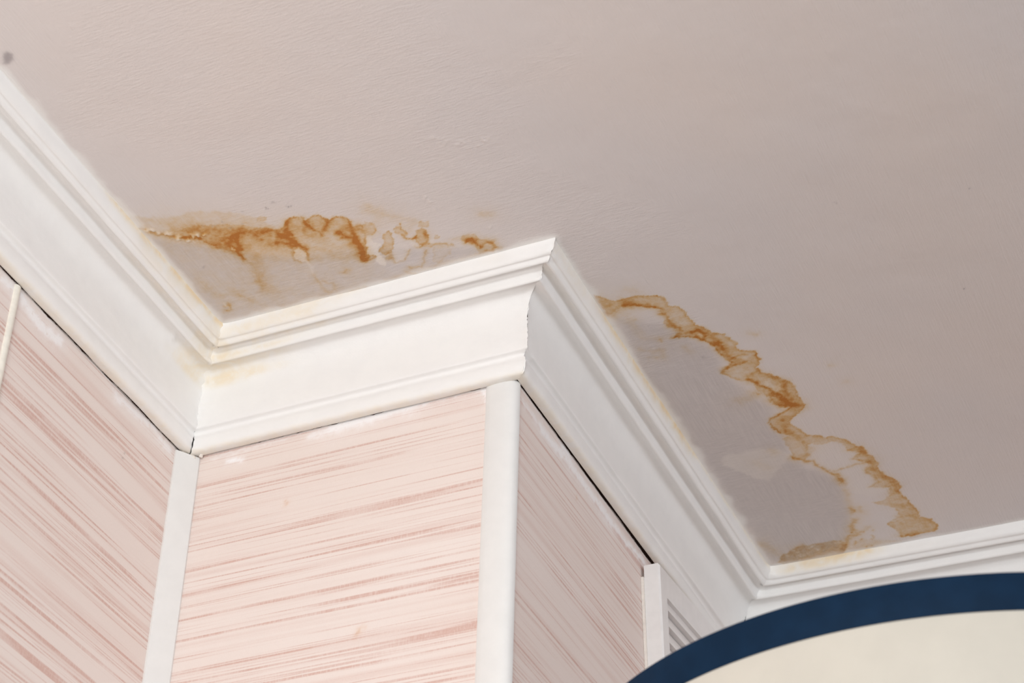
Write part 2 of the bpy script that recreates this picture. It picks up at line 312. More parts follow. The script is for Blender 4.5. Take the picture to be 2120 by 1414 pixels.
    ('L',[(4658,5249),(4684,5254),(4709,5235)],0.804216089567396,0.5440361990439198,1),
    ('L',[(4749,5222),(4759,5241),(4768,5236)],0.7033448368823118,0.7047784096512546,1),
    ('L',[(4361,5313),(4374,5341),(4386,5345)],0.6994705042224396,0.5088121362453447,2),
    ('L',[(4612,5232),(4638,5239),(4663,5221)],0.5127515433578442,0.5161241718605535,1),
    ('L',[(4515,5231),(4527,5248),(4537,5240)],0.7214923851661724,0.6180296776358915,2),
    ('L',[(4719,5296),(4740,5287),(4758,5253)],0.5788524671346695,0.5750048220168205,1),
    ('L',[(4779,5177),(4799,5192),(4817,5183)],0.5611050155791228,0.494884693079569,2),
    ('L',[(4642,5288),(4651,5292),(4658,5271)],0.9452419295172352,0.448108878718348,1),
    ('L',[(4500,5180),(4510,5192),(4519,5179)],0.9840663425752745,0.7273143705627015,2),
    ('L',[(4781,5351),(4793,5382),(4803,5387)],0.8536884507373981,0.5395725762946479,1),
    ('L',[(4765,5206),(4779,5221),(4792,5211)],0.745713269869436,0.7642755723444339,2),
    ('L',[(4249,5397),(4267,5404),(4283,5387)],0.8353228998936467,0.793591692800222,1),
    ('L',[(4287,5399),(4305,5405),(4322,5385)],0.6734251016849029,0.5034809213158998,2),
    ('L',[(4805,5395),(4813,5417),(4819,5414)],0.5210866953593907,0.7113291495454872,1),
    ('L',[(4850,5418),(4857,5429),(4863,5415)],0.947178960386577,0.42731971574153166,2),
    ('L',[(4274,5310),(4288,5348),(4302,5361)],0.5681523844958216,0.40643254528651884,1),
    ('L',[(4544,5239),(4557,5264),(4569,5264)],0.9900865083301538,0.42708601733859974,2),
    ('L',[(4847,5398),(4858,5431),(4867,5440)],1.0175327408326158,0.37246933348789824,2),
    ('L',[(4324,5320),(4332,5346),(4338,5347)],0.9917156189760953,0.7356600990494722,2),
    ('L',[(4104,5364),(4116,5398),(4126,5408)],0.809242729107082,0.5704961932610967,2),
    ('L',[(4355,5324),(4369,5334),(4382,5319)],0.6146492003859106,0.49794933641638495,2),
    ('L',[(4160,5383),(4179,5382),(4197,5357)],0.5257769333121534,0.5573680316805518,1),
    ('L',[(4736,5298),(4752,5306),(4766,5289)],0.723452086571355,0.5732682208867343,1),
    ('L',[(4412,5291),(4418,5315),(4423,5315)],0.6620544583879522,0.6154559197441596,2),
    ('L',[(4304,5208),(4326,5231),(4347,5230)],0.8354451185058813,0.7416580119578606,2),
    ('L',[(4457,5323),(4482,5325),(4506,5303)],0.9754816310544143,0.6504027094608787,1),
    ('L',[(4359,5364),(4376,5368),(4392,5347)],0.6415821676297666,0.5249030915643333,1),
    ('L',[(4122,5432),(4128,5450),(4132,5442)],1.0049213447524634,0.40457756229833025,2),
    ('L',[(4673,5335),(4696,5343),(4718,5326)],0.5217615619133952,0.6953383419933676,1),
    ('L',[(4538,5258),(4549,5287),(4559,5291)],0.8300708099793502,0.7412401851548985,2),
    ('L',[(4795,5190),(4810,5213),(4824,5212)],0.952125985663937,0.5271784772262217,2),
    ('L',[(4644,5265),(4658,5263),(4671,5236)],0.6411584554898282,0.7682702666951278,1),
    ('L',[(4865,5360),(4890,5367),(4914,5350)],0.9113356284069458,0.42027857891715203,2),
    ('L',[(5218,5119),(5201,5122)],0.8,0.3,0),
    ('L',[(5182,5266),(5180,5274)],0.8,0.3,0),
    ('L',[(4986,5079),(4976,5076)],0.8,0.3,0),
    ('L',[(5030,5080),(5035,5103)],0.8,0.3,0),
    ('L',[(4968,5265),(4963,5279)],0.8,0.3,0),
    ('L',[(5109,5127),(5107,5098)],0.8,0.3,0),
    ('L',[(5063,5160),(5054,5146)],0.8,0.3,0),
    ('L',[(4968,5295),(4949,5311)],0.8,0.3,0),
    ('L',[(5037,5245),(5035,5259)],0.8,0.3,0),
    ('L',[(5148,5270),(5147,5279)],0.8,0.3,0),
    ('L',[(5177,5212),(5184,5237)],0.8,0.3,0),
    ('L',[(5077,5098),(5066,5102)],0.8,0.3,0),
    ('L',[(5055,5412),(5078,5404)],0.8,0.3,0),
    ('L',[(4988,5076),(4976,5078)],0.8,0.3,0),
    ('L',[(5119,5411),(5107,5423)],0.8,0.3,0),
    ('L',[(5007,5155),(5026,5138)],0.8,0.3,0),
    ('P',[(4066,5378),(4176,5233),(4283,5185),(4422,5135),(4520,5159),(4600,5146),(4747,5160),(4832,5179),(4857,5293),(4788,5445),(4567,5494),(4428,5499),(4260,5494),(4107,5443)],0.2,0,2,1.4,3),
    ('P',[(750,-4378),(811,-4412),(835,-4379),(807,-4318),(746,-4290),(705,-4313)],0.9,0,1,2.5,3),
    ('L',[(4599,1575)],0.9,0.9,3),
    ('L',[(876,-1408)],0.7200000000000001,0.9,3),
    ('L',[(1908,-1969)],0.81,0.9,3),
    ('L',[(1993,-1879)],0.81,0.9,3),
    ('L',[(2026,-1879)],0.63,0.9,3),
    ('L',[(1819,-1922)],0.63,0.9,3),
    ('L',[(1601,-1962)],0.54,0.9,3),
    ('L',[(6415,-110)],0.45,0.9,3),
    ('L',[(7526,139)],0.54,0.9,3),
    ('L',[(7133,1469)],0.7200000000000001,0.9,3),
    ('L',[(1177,-1930)],0.7,0.5,3),
    ('L',[(1248,-1901)],0.7,0.5,3),
    ('L',[(1281,-1880)],0.7,0.5,3),
    ('L',[(1370,-1908)],0.7,0.5,3),
    ('L',[(1507,-1823)],0.7,0.5,3),
    ('L',[(1402,-1809)],0.7,0.5,3),
]
CRUMBS = [
    ([(688,-2058),(796,-1956),(861,-1857),(981,-1808),(1112,-1820)],5,1),
    ([(3154,-1514),(3176,-1367)],4,0.5),
    ([(804,-855),(800,-778)],4,0.6),
    ([(3460,-976),(3504,-950)],2,0.8),
    ([(3552,-2153),(3676,-2037),(3869,-1971),(3964,-1984)],5,0.35),
]
SMEARS = {
    1: [('L',[(26185,-1062),(26372,-1106),(26605,-1146),(26856,-1099)],5.4,1.0,2),('L',[(25965,-1069),(26107,-1067)],5.4,0.81,2),('L',[(27760,-1086),(28084,-1059),(28410,-1007)],5.4,0.68,2),('L',[(28508,-1052),(28686,-1073)],5.4,0.68,2),('L',[(28017,-1522)],0.8,0.42,3),('L',[(27966,-1580),(28020,-1598)],0.64,0.35,3)],
    2: [('L',[(1549,-1026),(1796,-1021),(2040,-993),(2333,-1001)],6.75,0.94,2),('L',[(2381,-992),(2716,-959),(3050,-969)],4.73,0.74,2),('L',[(444,-1111),(601,-1134)],2.16,0.94,2),('L',[(1303,-1070),(1600,-1039)],3.38,0.54,2),('L',[(281,-1044),(1097,-1018)],2.03,0.34,2),('L',[(3070,-1001),(3103,-1141)],2.7,0.81,2),('L',[(1141,-1713),(1110,-1758)],1.2,0.21,0),('L',[(1965,-3242),(2031,-3209)],1.6,0.35,0),('L',[(123,-1629)],1.12,0.35,0)],
    3: [('L',[(174,-1126),(446,-1132)],4.05,0.54,2),('L',[(557,-1139),(893,-1137),(1237,-1081)],5.4,1.0,2),('L',[(1062,-1030),(1212,-1016)],3.38,1.0,2),('L',[(1238,-1108),(1652,-1122),(2017,-1119)],4.86,1.0,2),('L',[(1955,-1128),(2582,-1142),(3172,-1081)],4.05,0.81,2),('L',[(2079,-1137),(2228,-1157)],6.75,0.68,2),('L',[(1418,-1396)],1.2,0.28,0)],
}


def seg_dist(X, Y, P):
    """unsigned distance to a polyline and the side of its nearest piece"""
    best = np.full(X.shape, 1e9); sgn = np.zeros(X.shape)
    if len(P) == 1:
        return np.hypot(X-P[0][0], Y-P[0][1]), sgn
    for (ax, ay), (bx, by) in zip(P[:-1], P[1:]):
        dx, dy = bx-ax, by-ay; L = dx*dx+dy*dy
        if L == 0: continue
        t = np.clip(((X-ax)*dx + (Y-ay)*dy)/L, 0, 1)
        d = np.hypot(X-ax-t*dx, Y-ay-t*dy)
        m = d < best
        best = np.where(m, d, best)
        sgn = np.where(m, np.sign(dx*(Y-ay) - dy*(X-ax)), sgn)
    return best, sgn

def inside(X, Y, P):
    r = np.zeros(X.shape, bool); n = len(P)
    for i in range(n):
        (ax, ay), (bx, by) = P[i], P[(i+1) % n]
        if ay == by: continue
        c = ((ay > Y) != (by > Y)) & (X < (bx-ax)*(Y-ay)/(by-ay) + ax)
        r ^= c
    return r

def paint(xs, ys, marks, warp=1.0):
    """evaluate the traced marks on the grid xs x ys (metres) -> (ny, nx, 4)"""
    GX, GY = np.meshgrid(xs, ys)
    wx = (fbm(GX/.0065, GY/.0065, 5)-.5)*.0042*warp + (vnoise(GX/.0023, GY/.0023, 8)-.5)*.0017*warp
    wy = (fbm(GX/.0065, GY/.0065, 25)-.5)*.0042*warp + (vnoise(GX/.0023, GY/.0023, 28)-.5)*.0017*warp
    PX, PY = GX+wx, GY+wy
    out = np.zeros(GX.shape + (4,)); add = np.zeros(GX.shape)
    for mk in marks:
        P = [(a*1e-4, b*1e-4) for a, b in mk[1]]
        k = mk[0]
        if k == 'L': w = mk[2]*1e-3; mar = 6*w
        elif k == 'P': w = mk[4]*1e-3; mar = .003 + 2.5*mk[5]*1e-3
        else: w = mk[2]*1e-3; mar = 4.5*w
        mar += .004
        x0, x1 = min(p[0] for p in P)-mar, max(p[0] for p in P)+mar
        y0, y1 = min(p[1] for p in P)-mar, max(p[1] for p in P)+mar
        i0, i1 = np.searchsorted(xs, (x0, x1)); j0, j1 = np.searchsorted(ys, (y0, y1))
        if i1 <= i0 or j1 <= j0: continue
        S = (slice(j0, j1), slice(i0, i1)); X, Y = PX[S], PY[S]
        if k == 'L':
            d, _ = seg_dist(X, Y, P)
            v = mk[3]*(.95*np.exp(-(d/(.84*w))**2) + .30*np.exp(-(d/(2.5*w))**2)); ch = mk[4]
        elif k == 'P':
            d, _ = seg_dist(X, Y, P + [P[0]])
            ins = inside(X, Y, P); sd = np.where(ins, d, -d); so = mk[5]*1e-3
            cov = 1/(1+np.exp(-sd/(so*.35+1e-6)).clip(0, 1e9))
            v = cov*(mk[2] + mk[3]*np.exp(-np.maximum(sd, 0)/w)); ch = mk[6]
        else:
            d, s = seg_dist(X, Y, P)
            inn = s == mk[6]
            v = mk[3]*np.where(inn, np.exp(-d/w), np.exp(-(d/(mk[4]*1e-3))**2)); ch = mk[5]
        if ch == 0: out[S + (0,)] += v
        else: out[S + (ch,)] = 1-(1-out[S + (ch,)])*(1-np.clip(v, 0, 1))
    out[..., 0] *= .36+1.15*fbm(GX/.007, GY/.007, 44, 4)
    return out

def axis(a, b, fine):
    """coordinates from a to b: fine pitch inside fine=(lo, hi, step), coarse outside"""
    lo, hi, st = fine
    f = np.arange(lo, hi+st/2, st)
    L = np.linspace(a, lo, max(2, int((lo-a)/.12)+2))[:-1] if lo > a else np.array([])
    H = np.linspace(f[-1], b, max(2, int((b-f[-1])/.12)+2))[1:]
    return np.concatenate([L, f, H])

def grid_faces(nx, ny, flip=False):
    i, j = np.meshgrid(np.arange(nx-1), np.arange(ny-1))
    a = (j*nx+i).ravel()
    F = np.stack([a, a+1, a+nx+1, a+nx], 1)
    return F[:, ::-1] if flip else F

# ------------------------------------------------------------------ materials
class NT:
    def __init__(s, name, rough=.5, spec=.5):
        s.m = bpy.data.materials.new(name); s.m.use_nodes = True
        s.t = s.m.node_tree; s.b = s.t.nodes['Principled BSDF']
        s.b.inputs['Roughness'].default_value = rough
        s.b.inputs['Specular IOR Level'].default_value = spec
    def n(s, typ, **kw):
        nd = s.t.nodes.new(typ)
        for k, v in kw.items(): setattr(nd, k, v)
        return nd
    def l(s, a, b): s.t.links.new(a, b)
    def val(s, sock, v):
        if hasattr(v, 'is_linked') or isinstance(v, bpy.types.NodeSocket): s.l(v, sock)
        else: sock.default_value = v
    def math(s, op, a, b=0.0, clamp=False):
        nd = s.n('ShaderNodeMath', operation=op, use_clamp=clamp)
        s.val(nd.inputs[0], a); s.val(nd.inputs[1], b); return nd.outputs[0]
    def mix(s, f, a, b, mode='MIX'):
        nd = s.n('ShaderNodeMix', data_type='RGBA', blend_type=mode)
        s.val(nd.inputs[0], f)
        for q, v in ((6, a), (7, b)):
            if isinstance(v, tuple): nd.inputs[q].default_value = (*v, 1)
            else: s.l(v, nd.inputs[q])
        return nd.outputs[2]
    def coord(s, kind='Object', scale=(1, 1, 1), rot=(0, 0, 0)):
        tc = s.n('ShaderNodeTexCoord'); mp = s.n('ShaderNodeMapping')
        mp.inputs['Scale'].default_value = scale; mp.inputs['Rotation'].default_value = rot
        s.l(tc.outputs[kind], mp.inputs[0]); return mp.outputs[0]
    def noise(s, co, scale=1.0, detail=2.0, rough=.5, dist=0.0):
        nd = s.n('ShaderNodeTexNoise'); s.l(co, nd.inputs['Vector'])
        nd.inputs['Scale'].default_value = scale; nd.inputs['Detail'].default_value = detail
        nd.inputs['Roughness'].default_value = rough; nd.inputs['Distortion'].default_value = dist
        return nd.outputs[0]
    def ramp(s, v, lo, hi, a=0.0, b=1.0):
        nd = s.n('ShaderNodeMapRange', interpolation_type='SMOOTHSTEP'); s.val(nd.inputs[0], v)
        for q, x in zip((1, 2, 3, 4), (lo, hi, a, b)): nd.inputs[q].default_value = x
        return nd.outputs[0]
    def bump(s, h, dist, strength=1.0):
        nd = s.n('ShaderNodeBump'); nd.inputs['Distance'].default_value = dist; nd.inputs['Strength'].default_value = strength
        s.l(h, nd.inputs['Height']); s.l(nd.outputs[0], s.b.inputs['Normal'])
    def attr(s, name):
        a = s.n('ShaderNodeAttribute', attribute_name=name); sep = s.n('ShaderNodeSeparateColor')
        s.l(a.outputs['Color'], sep.inputs[0]); return sep.outputs[0], sep.outputs[1], sep.outputs[2], a.outputs['Alpha']
    def absorb(s, col, amt, k):
        """col * exp(-amt*k): a dye soaked into paint"""
        cmb = s.n('ShaderNodeCombineColor')
        for i in range(3):
            s.l(s.math('EXPONENT', s.math('MULTIPLY', amt, -k[i])), cmb.inputs[i])
        return s.mix(1.0, col, cmb.outputs[0], 'MULTIPLY')
    def base(s, v):
        s.val(s.b.inputs['Base Color'], (*v, 1) if isinstance(v, tuple) else v)

def mat_ceiling():
    t = NT('ceiling_paint', .62, .25)
    r, g, b, a = t.attr('stain')
    lo = t.noise(t.coord(scale=(3.2, 2.6, 1)), 1.0, 3)
    col = t.mix(t.ramp(lo, .3, .7), (.725, .648, .612), (.697, .643, .630))
    # brush strokes, running two ways and blended by a slow noise
    s1 = t.noise(t.coord(scale=(520, 34, 1), rot=(0, 0, .10)), 1.0, 3, .6, .4)
    s2 = t.noise(t.coord(scale=(75, 430, 1), rot=(0, 0, -.10)), 1.0, 3, .6, .5)
    sx = t.n('ShaderNodeSeparateXYZ'); t.l(t.coord(), sx.inputs[0])
    off = t.math('ABSOLUTE', t.math('SUBTRACT', sx.outputs[0], .27))
    sel = t.ramp(t.math('SUBTRACT', t.noise(t.coord(scale=(7, 7, 1)), 1.0, 2), t.math('MULTIPLY', off, 1.6)), .12, .34)
    mixn = t.n('ShaderNodeMix', data_type='FLOAT'); t.l(sel, mixn.inputs[0]); t.l(s1, mixn.inputs[2]); t.l(s2, mixn.inputs[3])
    st = mixn.outputs[0]
    fine = t.noise(t.coord(), 700, 3, .6)
    mid = t.noise(t.coord(scale=(60, 90, 1)), 1.0, 4, .6, .6)
    h = t.math('ADD', t.math('ADD', t.math('MULTIPLY', st, 1.0), t.math('MULTIPLY', fine, .35)), t.math('MULTIPLY', mid, .8))
    t.bump(h, .00046, .9)
    # damp: the paint goes thin, grey and streaky
    damp = t.math('MULTIPLY', g, t.ramp(st, .25, .75, .55, 1.0), True)
    col = t.mix(damp, col, (.490, .440, .430))
    pale = t.math('MULTIPLY', b, t.ramp(mid, .2, .7, .7, 1.0), True)
    col = t.mix(t.math('MULTIPLY', pale, .62), col, (.83, .76, .69))
    vary = t.ramp(t.noise(t.coord(), 260, 4, .6), .25, .75, .72, 1.22)
    vary2 = t.ramp(st, .2, .8, .85, 1.12)
    rust = t.math('MINIMUM', t.math('MULTIPLY', t.math('MULTIPLY', r, vary), vary2), 1.25)
    keep = t.math('MULTIPLY', rust, t.math('SUBTRACT', 1.0, t.math('MULTIPLY', pale, .8)))
    col = t.absorb(col, keep, (.37, 1.10, 2.5))
    col = t.mix(t.math('MULTIPLY', a, .75), col, (.25, .21, .22))
    # the white of the cornice is brushed a little way onto the ceiling
    e = t.attr('edge')[0]
    e = t.math('MULTIPLY', e, t.ramp(t.math('ADD', st, e), .35, .95), True)
    col = t.mix(t.math('MULTIPLY', e, t.math('SUBTRACT', 1.0, t.math('MULTIPLY', r, .9), True)), col, (.85, .825, .80))
    t.base(col)
    return t.m

def mat_cornice():
    t = NT('cornice_paint', .42, .35)
    r, g, b, a = t.attr('stain')
    n = t.noise(t.coord(), 45, 4, .6, .3)
    col = t.mix(t.ramp(n, .3, .75), (.865, .845, .825), (.845, .825, .808))
    yel = t.math('MULTIPLY', r, t.ramp(t.noise(t.coord(), 60, 3, .6, .6), .28, .72, .35, 1.35))
    col = t.absorb(col, yel, (.05, .25, .62))
    col = t.mix(t.math('MULTIPLY', a, .85), col, (.16, .11, .09))
    t.base(col)
    f = t.noise(t.coord(), 420, 3, .6); m = t.noise(t.coord(), 90, 3, .55, .5)
    t.bump(t.math('ADD', t.math('MULTIPLY', f, .4), m), .00040, .6)
    return t.m

def mat_wallpaper():
    t = NT('wallpaper', .75, .15)
    r, g, b, a = t.attr('stain')
    def uv(sx, sy): return t.coord('UV', (sx, sy, 1))
    col = t.mix(t.ramp(t.noise(uv(3, 9), 1, 2), .3, .7), (.785, .674, .620), (.800, .700, .652))
    dens = t.ramp(t.noise(uv(1.2, 30), 1.0, 2), .34, .66, -.05, .075)
    n1 = t.math('ADD', t.noise(uv(2.4, 235), 1.0, 1.0, .4), dens)
    n2 = t.math('ADD', t.noise(uv(4.0, 470), 1.0, 1.0, .4), dens)
    n3 = t.noise(uv(1.6, 110), 1.0, 2, .5)
    k1 = t.ramp(n1, .595, .680); k2 = t.math('MULTIPLY', t.ramp(n2, .575, .70), .68)
    k3 = t.math('MULTIPLY', t.ramp(n3, .46, .72), .30)
    thr = t.ramp(t.noise(uv(700, 120), 1.0, 2, .5), .30, .60, .62, 1.0)
    wob = t.ramp(t.noise(uv(18, 60), 1.0, 2), .30, .58, .45, 1.0)
    k = t.math('ADD', t.math('MULTIPLY', t.math('MULTIPLY', t.math('MAXIMUM', k1, k2), thr), wob), k3, True)
    col = t.mix(t.math('MULTIPLY', k, .80), col, (.590, .350, .290))
    weave = t.noise(uv(800, 500), 1.0, 2, .6)
    col = t.mix(t.ramp(weave, .3, .7, 0, .16), col, (.85, .77, .72))
    sm = t.math('MULTIPLY', b, t.ramp(t.noise(t.coord(), 130, 4, .65, .8), .26, .46, .3, 1.0), True)
    col = t.mix(t.math('MULTIPLY', sm, .95), col, (.90, .87, .865))
    col = t.absorb(col, r, (.25, .7, 1.1))
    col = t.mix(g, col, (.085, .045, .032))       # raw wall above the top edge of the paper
    col = t.mix(t.math('MULTIPLY', a, .8), col, (.2, .15, .13))
    t.base(col)
    t.bump(t.math('ADD', weave, t.math('MULTIPLY', sm, 1.6)), .00025, .7)
    return t.m

def mat_plain(name, c, rough=.4, spec=.5, noise_amt=.03, bump=0.0, scale=60):
    t = NT(name, rough, spec)
    n = t.ramp(t.noise(t.coord(), scale, 3, .6), .3, .7, 1-noise_amt, 1+noise_amt)
    cmb = t.n('ShaderNodeMix', data_type='RGBA', blend_type='MULTIPLY'); cmb.inputs[0].default_value = 1
    cmb.inputs[6].default_value = (*c, 1)
    cc = t.n('ShaderNodeCombineColor')
    for i in range(3): t.l(n, cc.inputs[i])
    t.l(cc.outputs[0], cmb.inputs[7]); t.base(cmb.outputs[2])
    if bump: t.bump(t.noise(t.coord(), scale*6, 3), bump, .6)
    return t.m

M_CEIL, M_CORN, M_PAPER = mat_ceiling(), mat_cornice(), mat_wallpaper()
M_STRIP = mat_plain('white_pvc_strip', (.765, .75, .73), .35, .4, .015)
M_CREAM_STRIP = mat_plain('cream_pvc_strip', (.80, .755, .67), .4, .4, .05, .0002, 120)
M_VENT = mat_plain('vent_plastic', (.80, .77, .755), .38, .45, .02, .0001, 80)
M_VENT_OLD = mat_plain('vent_backing', (.80, .74, .68), .5, .3, .06, .0002, 200)
M_DARK = mat_plain('duct_dark', (.10, .09, .085), .8, .2)
M_NAVY = mat_plain('navy_metal', (.0042, .0185, .045), .6, .08, .12, .00012, 40)
M_SHADE = mat_plain('cream_lampshade', (.545, .51, .445), .5, .3, .02, .0001, 30)
M_METAL = mat_plain('brushed_metal', (.45, .44, .43), .35, .5)
M_BULB = mat_plain('bulb_glass', (.9, .9, .88), .25, .5)
M_PLUG = mat_plain('plaster_crumb', (.80, .74, .68), .8, .2, .08, .0004, 200)

def mat_floor():
    t = NT('floor_boards', .5, .4)
    n = t.noise(t.coord(scale=(40, 3, 1)), 1.0, 4, .6, .4)
    t.base(t.mix(t.ramp(n, .3, .7), (.11, .085, .07), (.16, .125, .10)))
    return t.m

# ------------------------------------------------------------------ the plan of the walls
PATH = np.array([[0.030966, -2.899835], [0.0, 0.0], [0.337735, 0.0], [0.335767, 0.600496], [2.83481, 0.669672]])
def offs(o):
    seg = PATH[1:]-PATH[:-1]; seg = seg/np.linalg.norm(seg, axis=1)[:, None]
    nr = np.stack([seg[:, 1], -seg[:, 0]], 1)
    out = [PATH[0]+nr[0]*o]
    for i in range(1, len(PATH)-1):
        out.append(np.linalg.solve(np.stack([nr[i-1], nr[i]]),
                                   np.array([nr[i-1]@PATH[i]+o, nr[i]@PATH[i]+o])))
    out.append(PATH[-1]+nr[-1]*o)
    return np.array(out)
def wall_frame(k):
    a, b = PATH[k-1], PATH[k]; e = (b-a)/np.linalg.norm(b-a)
    return a, e, np.array([e[1], -e[0]]), np.linalg.norm(b-a)

# ------------------------------------------------------------------ ceiling
def build_ceiling():
    xs = axis(-.12, 3.0, (.05, .86, .00125)); ys = axis(-3.0, .78, (-.46, .57, .00125))
    A = paint(xs, ys, STAINS)
    X, Y = np.meshgrid(xs, ys)
    Z = (fbm(X/.16, Y/.16, 71)-.5)*.0022 + (fbm(X/.035, Y/.035, 72)-.5)*.0006
    # crumbly blisters of plaster
    for pts, w, amt in CRUMBS:
        P = [(a*1e-4, b*1e-4) for a, b in pts]
        x0, x1 = min(p[0] for p in P)-.02, max(p[0] for p in P)+.02
        y0, y1 = min(p[1] for p in P)-.02, max(p[1] for p in P)+.02
        i0, i1 = np.searchsorted(xs, (x0, x1)); j0, j1 = np.searchsorted(ys, (y0, y1))
        S = (slice(j0, j1), slice(i0, i1))
        d, _ = seg_dist(X[S], Y[S], P)
        m = np.exp(-(d/(w*1e-3))**2)
        c = np.clip((vnoise(X[S]/.0026, Y[S]/.0026, 91)-.52)*3, 0, 1)*m*amt
        Z[S] -= c*.0016
        A[S + (2,)] = np.maximum(A[S + (2,)], np.clip(c*1.2, 0, 1))
    nx, ny = len(xs), len(ys)
    V = np.stack([X.ravel(), Y.ravel(), np.minimum(Z, .002).ravel()], 1)
    F = grid_faces(nx, ny, True)
    # upper side and edges: the slab has a thickness
    ring = np.concatenate([np.arange(nx), nx-1+nx*np.arange(1, ny), (ny-1)*nx+np.arange(nx-2, -1, -1), nx*np.arange(ny-2, 0, -1)])
    R = V[ring].copy(); R[:, 2] = .12
    base = len(V); m = len(ring); i = np.arange(m); j = (i+1) % m
    F2 = np.stack([ring[i], ring[j], base+j, base+i], 1)
    cor = base+np.array([0, nx-1, nx-1+ny-1, 2*(nx-1)+ny-1])
    V = np.concatenate([V, R]); F = np.concatenate([F, F2, cor[None, :]])
    me = mesh_np('ceiling', V, F, True)
    set_color(me, 'stain', np.concatenate([A.reshape(-1, 4), np.zeros((m, 4))]))
    ed = np.zeros(A.shape); pts = [tuple(q) for q in offs(.0590)]
    d, _ = seg_dist(X, Y, pts)
    wd = .0028+.0075*fbm(X/.022, Y/.022, 63)**1.5
    ed[..., 0] = np.exp(-(d/wd)**2)
    set_color(me, 'edge', np.concatenate([ed.reshape(-1, 4), np.zeros((m, 4))]))
    o = link('ceiling', me, M_CEIL)
    tag(o, 'pinkish painted ceiling with two brown water stains along the cornice', 'ceiling', 'structure')
build_ceiling()

# ------------------------------------------------------------------ walls (wallpapered; top edge of the paper stops under the cornice)
PAPER_TOP = {1: -.0985, 2: -.0980, 3: -.0985, 4: -.10}
def build_wall(k, name, label, lo, hi, fine, extra=(0, 0)):
    a, e, nrm, L = wall_frame(k)
    us = axis(lo, hi, fine); zs = np.unique(np.concatenate([axis(-2.6, -.1065, (-.50, -.1065, .002)), np.arange(-.106, -.0935, .0005), np.arange(-.0935, -.0005, .006)]).round(6))
    A = paint(us, zs, SMEARS.get(k, []), 1.4)
    U, Z = np.meshgrid(us, zs)
    edge = PAPER_TOP[k] + (fbm(U/.02, U*0, 30+k)-.5)*.003 + (fbm(U/.006, U*0, 40+k)-.5)*.0015
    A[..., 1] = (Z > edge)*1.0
    # torn pale rim of the paper
    A[..., 2] = np.maximum(A[..., 2], np.where(Z <= edge, .55, 0)*np.exp(-((Z-edge+.0015)/.0014)**2))
    B = np.where(Z > edge, -.0012, 0.0)                     # the raw wall lies a paper's thickness (and its glue) deeper
    V = np.stack([(a[0]+e[0]*U+nrm[0]*B).ravel(), (a[1]+e[1]*U+nrm[1]*B).ravel(), Z.ravel()], 1)
    nx, ny = len(us), len(zs)
    F = grid_faces(nx, ny, False)
    ring = np.concatenate([np.arange(nx), nx-1+nx*np.arange(1, ny), (ny-1)*nx+np.arange(nx-2, -1, -1), nx*np.arange(ny-2, 0, -1)])
    R = V[ring].copy()
    ru = np.clip(U.ravel()[ring], lo+.09, hi-.09) - U.ravel()[ring]      # mitred back so neighbouring walls do not run through each other
    R[:, 0] += e[0]*ru-nrm[0]*.09; R[:, 1] += e[1]*ru-nrm[1]*.09
    base = len(V); m = len(ring); i = np.arange(m); j = (i+1) % m
    F2 = np.stack([ring[j], ring[i], base+i, base+j], 1)
    cor = base+np.array([0, nx-1, nx-1+ny-1, 2*(nx-1)+ny-1])[::-1]
    UV = np.concatenate([np.stack([U.ravel()+k*3.7, Z.ravel()+k*.613], 1), np.zeros((m, 2))])
    me = mesh_np(name, np.concatenate([V, R]), np.concatenate([F, F2, cor[None, :]]), False)
    set_color(me, 'stain', np.concatenate([A.reshape(-1, 4), np.zeros((m, 4))]))
    set_uv(me, UV)
    return tag(link(name, me, M_PAPER), label, 'wall', 'structure')
L1, L2, L3, L4 = [wall_frame(k)[3] for k in (1, 2, 3, 4)]
build_wall(1, 'wall_left', 'streaky pink papered wall at the left, running up to the inner corner', 0, L1, (L1-.42, L1, .002))
build_wall(2, 'wall_front', 'brightly lit pink streaked face of the boxed-out column between two strips', 0, L2, (0, L2, .002))
build_wall(3, 'wall_right', 'shaded pink streaked side of the boxed-out column, behind the vent', 0, L3, (0, .42, .002))
build_wall(4, 'wall_back', 'back wall under the far cornice, hidden behind the round lampshade', 0, L4, (0, .5, .02))

bm = bmesh.new(); box(bm, (1.45, -1.11, -2.65), (3.1, 3.78, .1))
tag(from_bm('floor', bm, mat_floor()), 'wooden floor of the room below the lamp', 'floor', 'structure')

# ------------------------------------------------------------------ cornice: one run per wall, mitred at the corners
PROF = [(59.9, .6), (59.3, -3.0), (58.6, -7.0), (57.0, -11.0), (55.0, -12.9), (53.6, -12.7), (52.6, -13.3), (50.9, -15.8), (49.2, -16.6),
        (47.8, -15.8), (46.4, -13.2), (43.6, -11.4), (40.6, -12.0), (39.0, -14.8), (38.3, -18.6), (37.6, -21.8), (36.2, -23.4), (34.8, -23.2),
        (33.0, -21.6), (29.6, -20.2), (25, -20.8), (20.8, -24.0), (17.5, -30), (15.7, -37), (15.3, -42), (15.7, -55), (16.2, -68), (16.2, -76.4), (15.7, -78.6),
        (13.6, -79.1), (11.5, -80.2), (10.8, -82.4), (11.5, -84.8), (12.6, -87.4), (12.9, -91), (12.6, -95.0), (11.6, -98.6), (9.6, -100.4), (7.4, -100.8)]
def profile(q):
    P = np.array(PROF + [(q, -100.6), (q, -98.6), (q+.4, -80)])/1000.0
    for _ in range(1):                        # soften every arris a little: many coats of paint
        Q = [P[0]]
        for a, b in zip(P[:-1], P[1:]): Q += [a*.75+b*.25, a*.25+b*.75]
        P = np.array(Q + [P[-1]])
    out = []
    for a, b in zip(P[:-1], P[1:]):           # resample
        n = max(1, int(np.linalg.norm(b-a)/.0016))
        out += [a+(b-a)*i/n for i in range(n)]
    return np.array(out + [P[-1]])

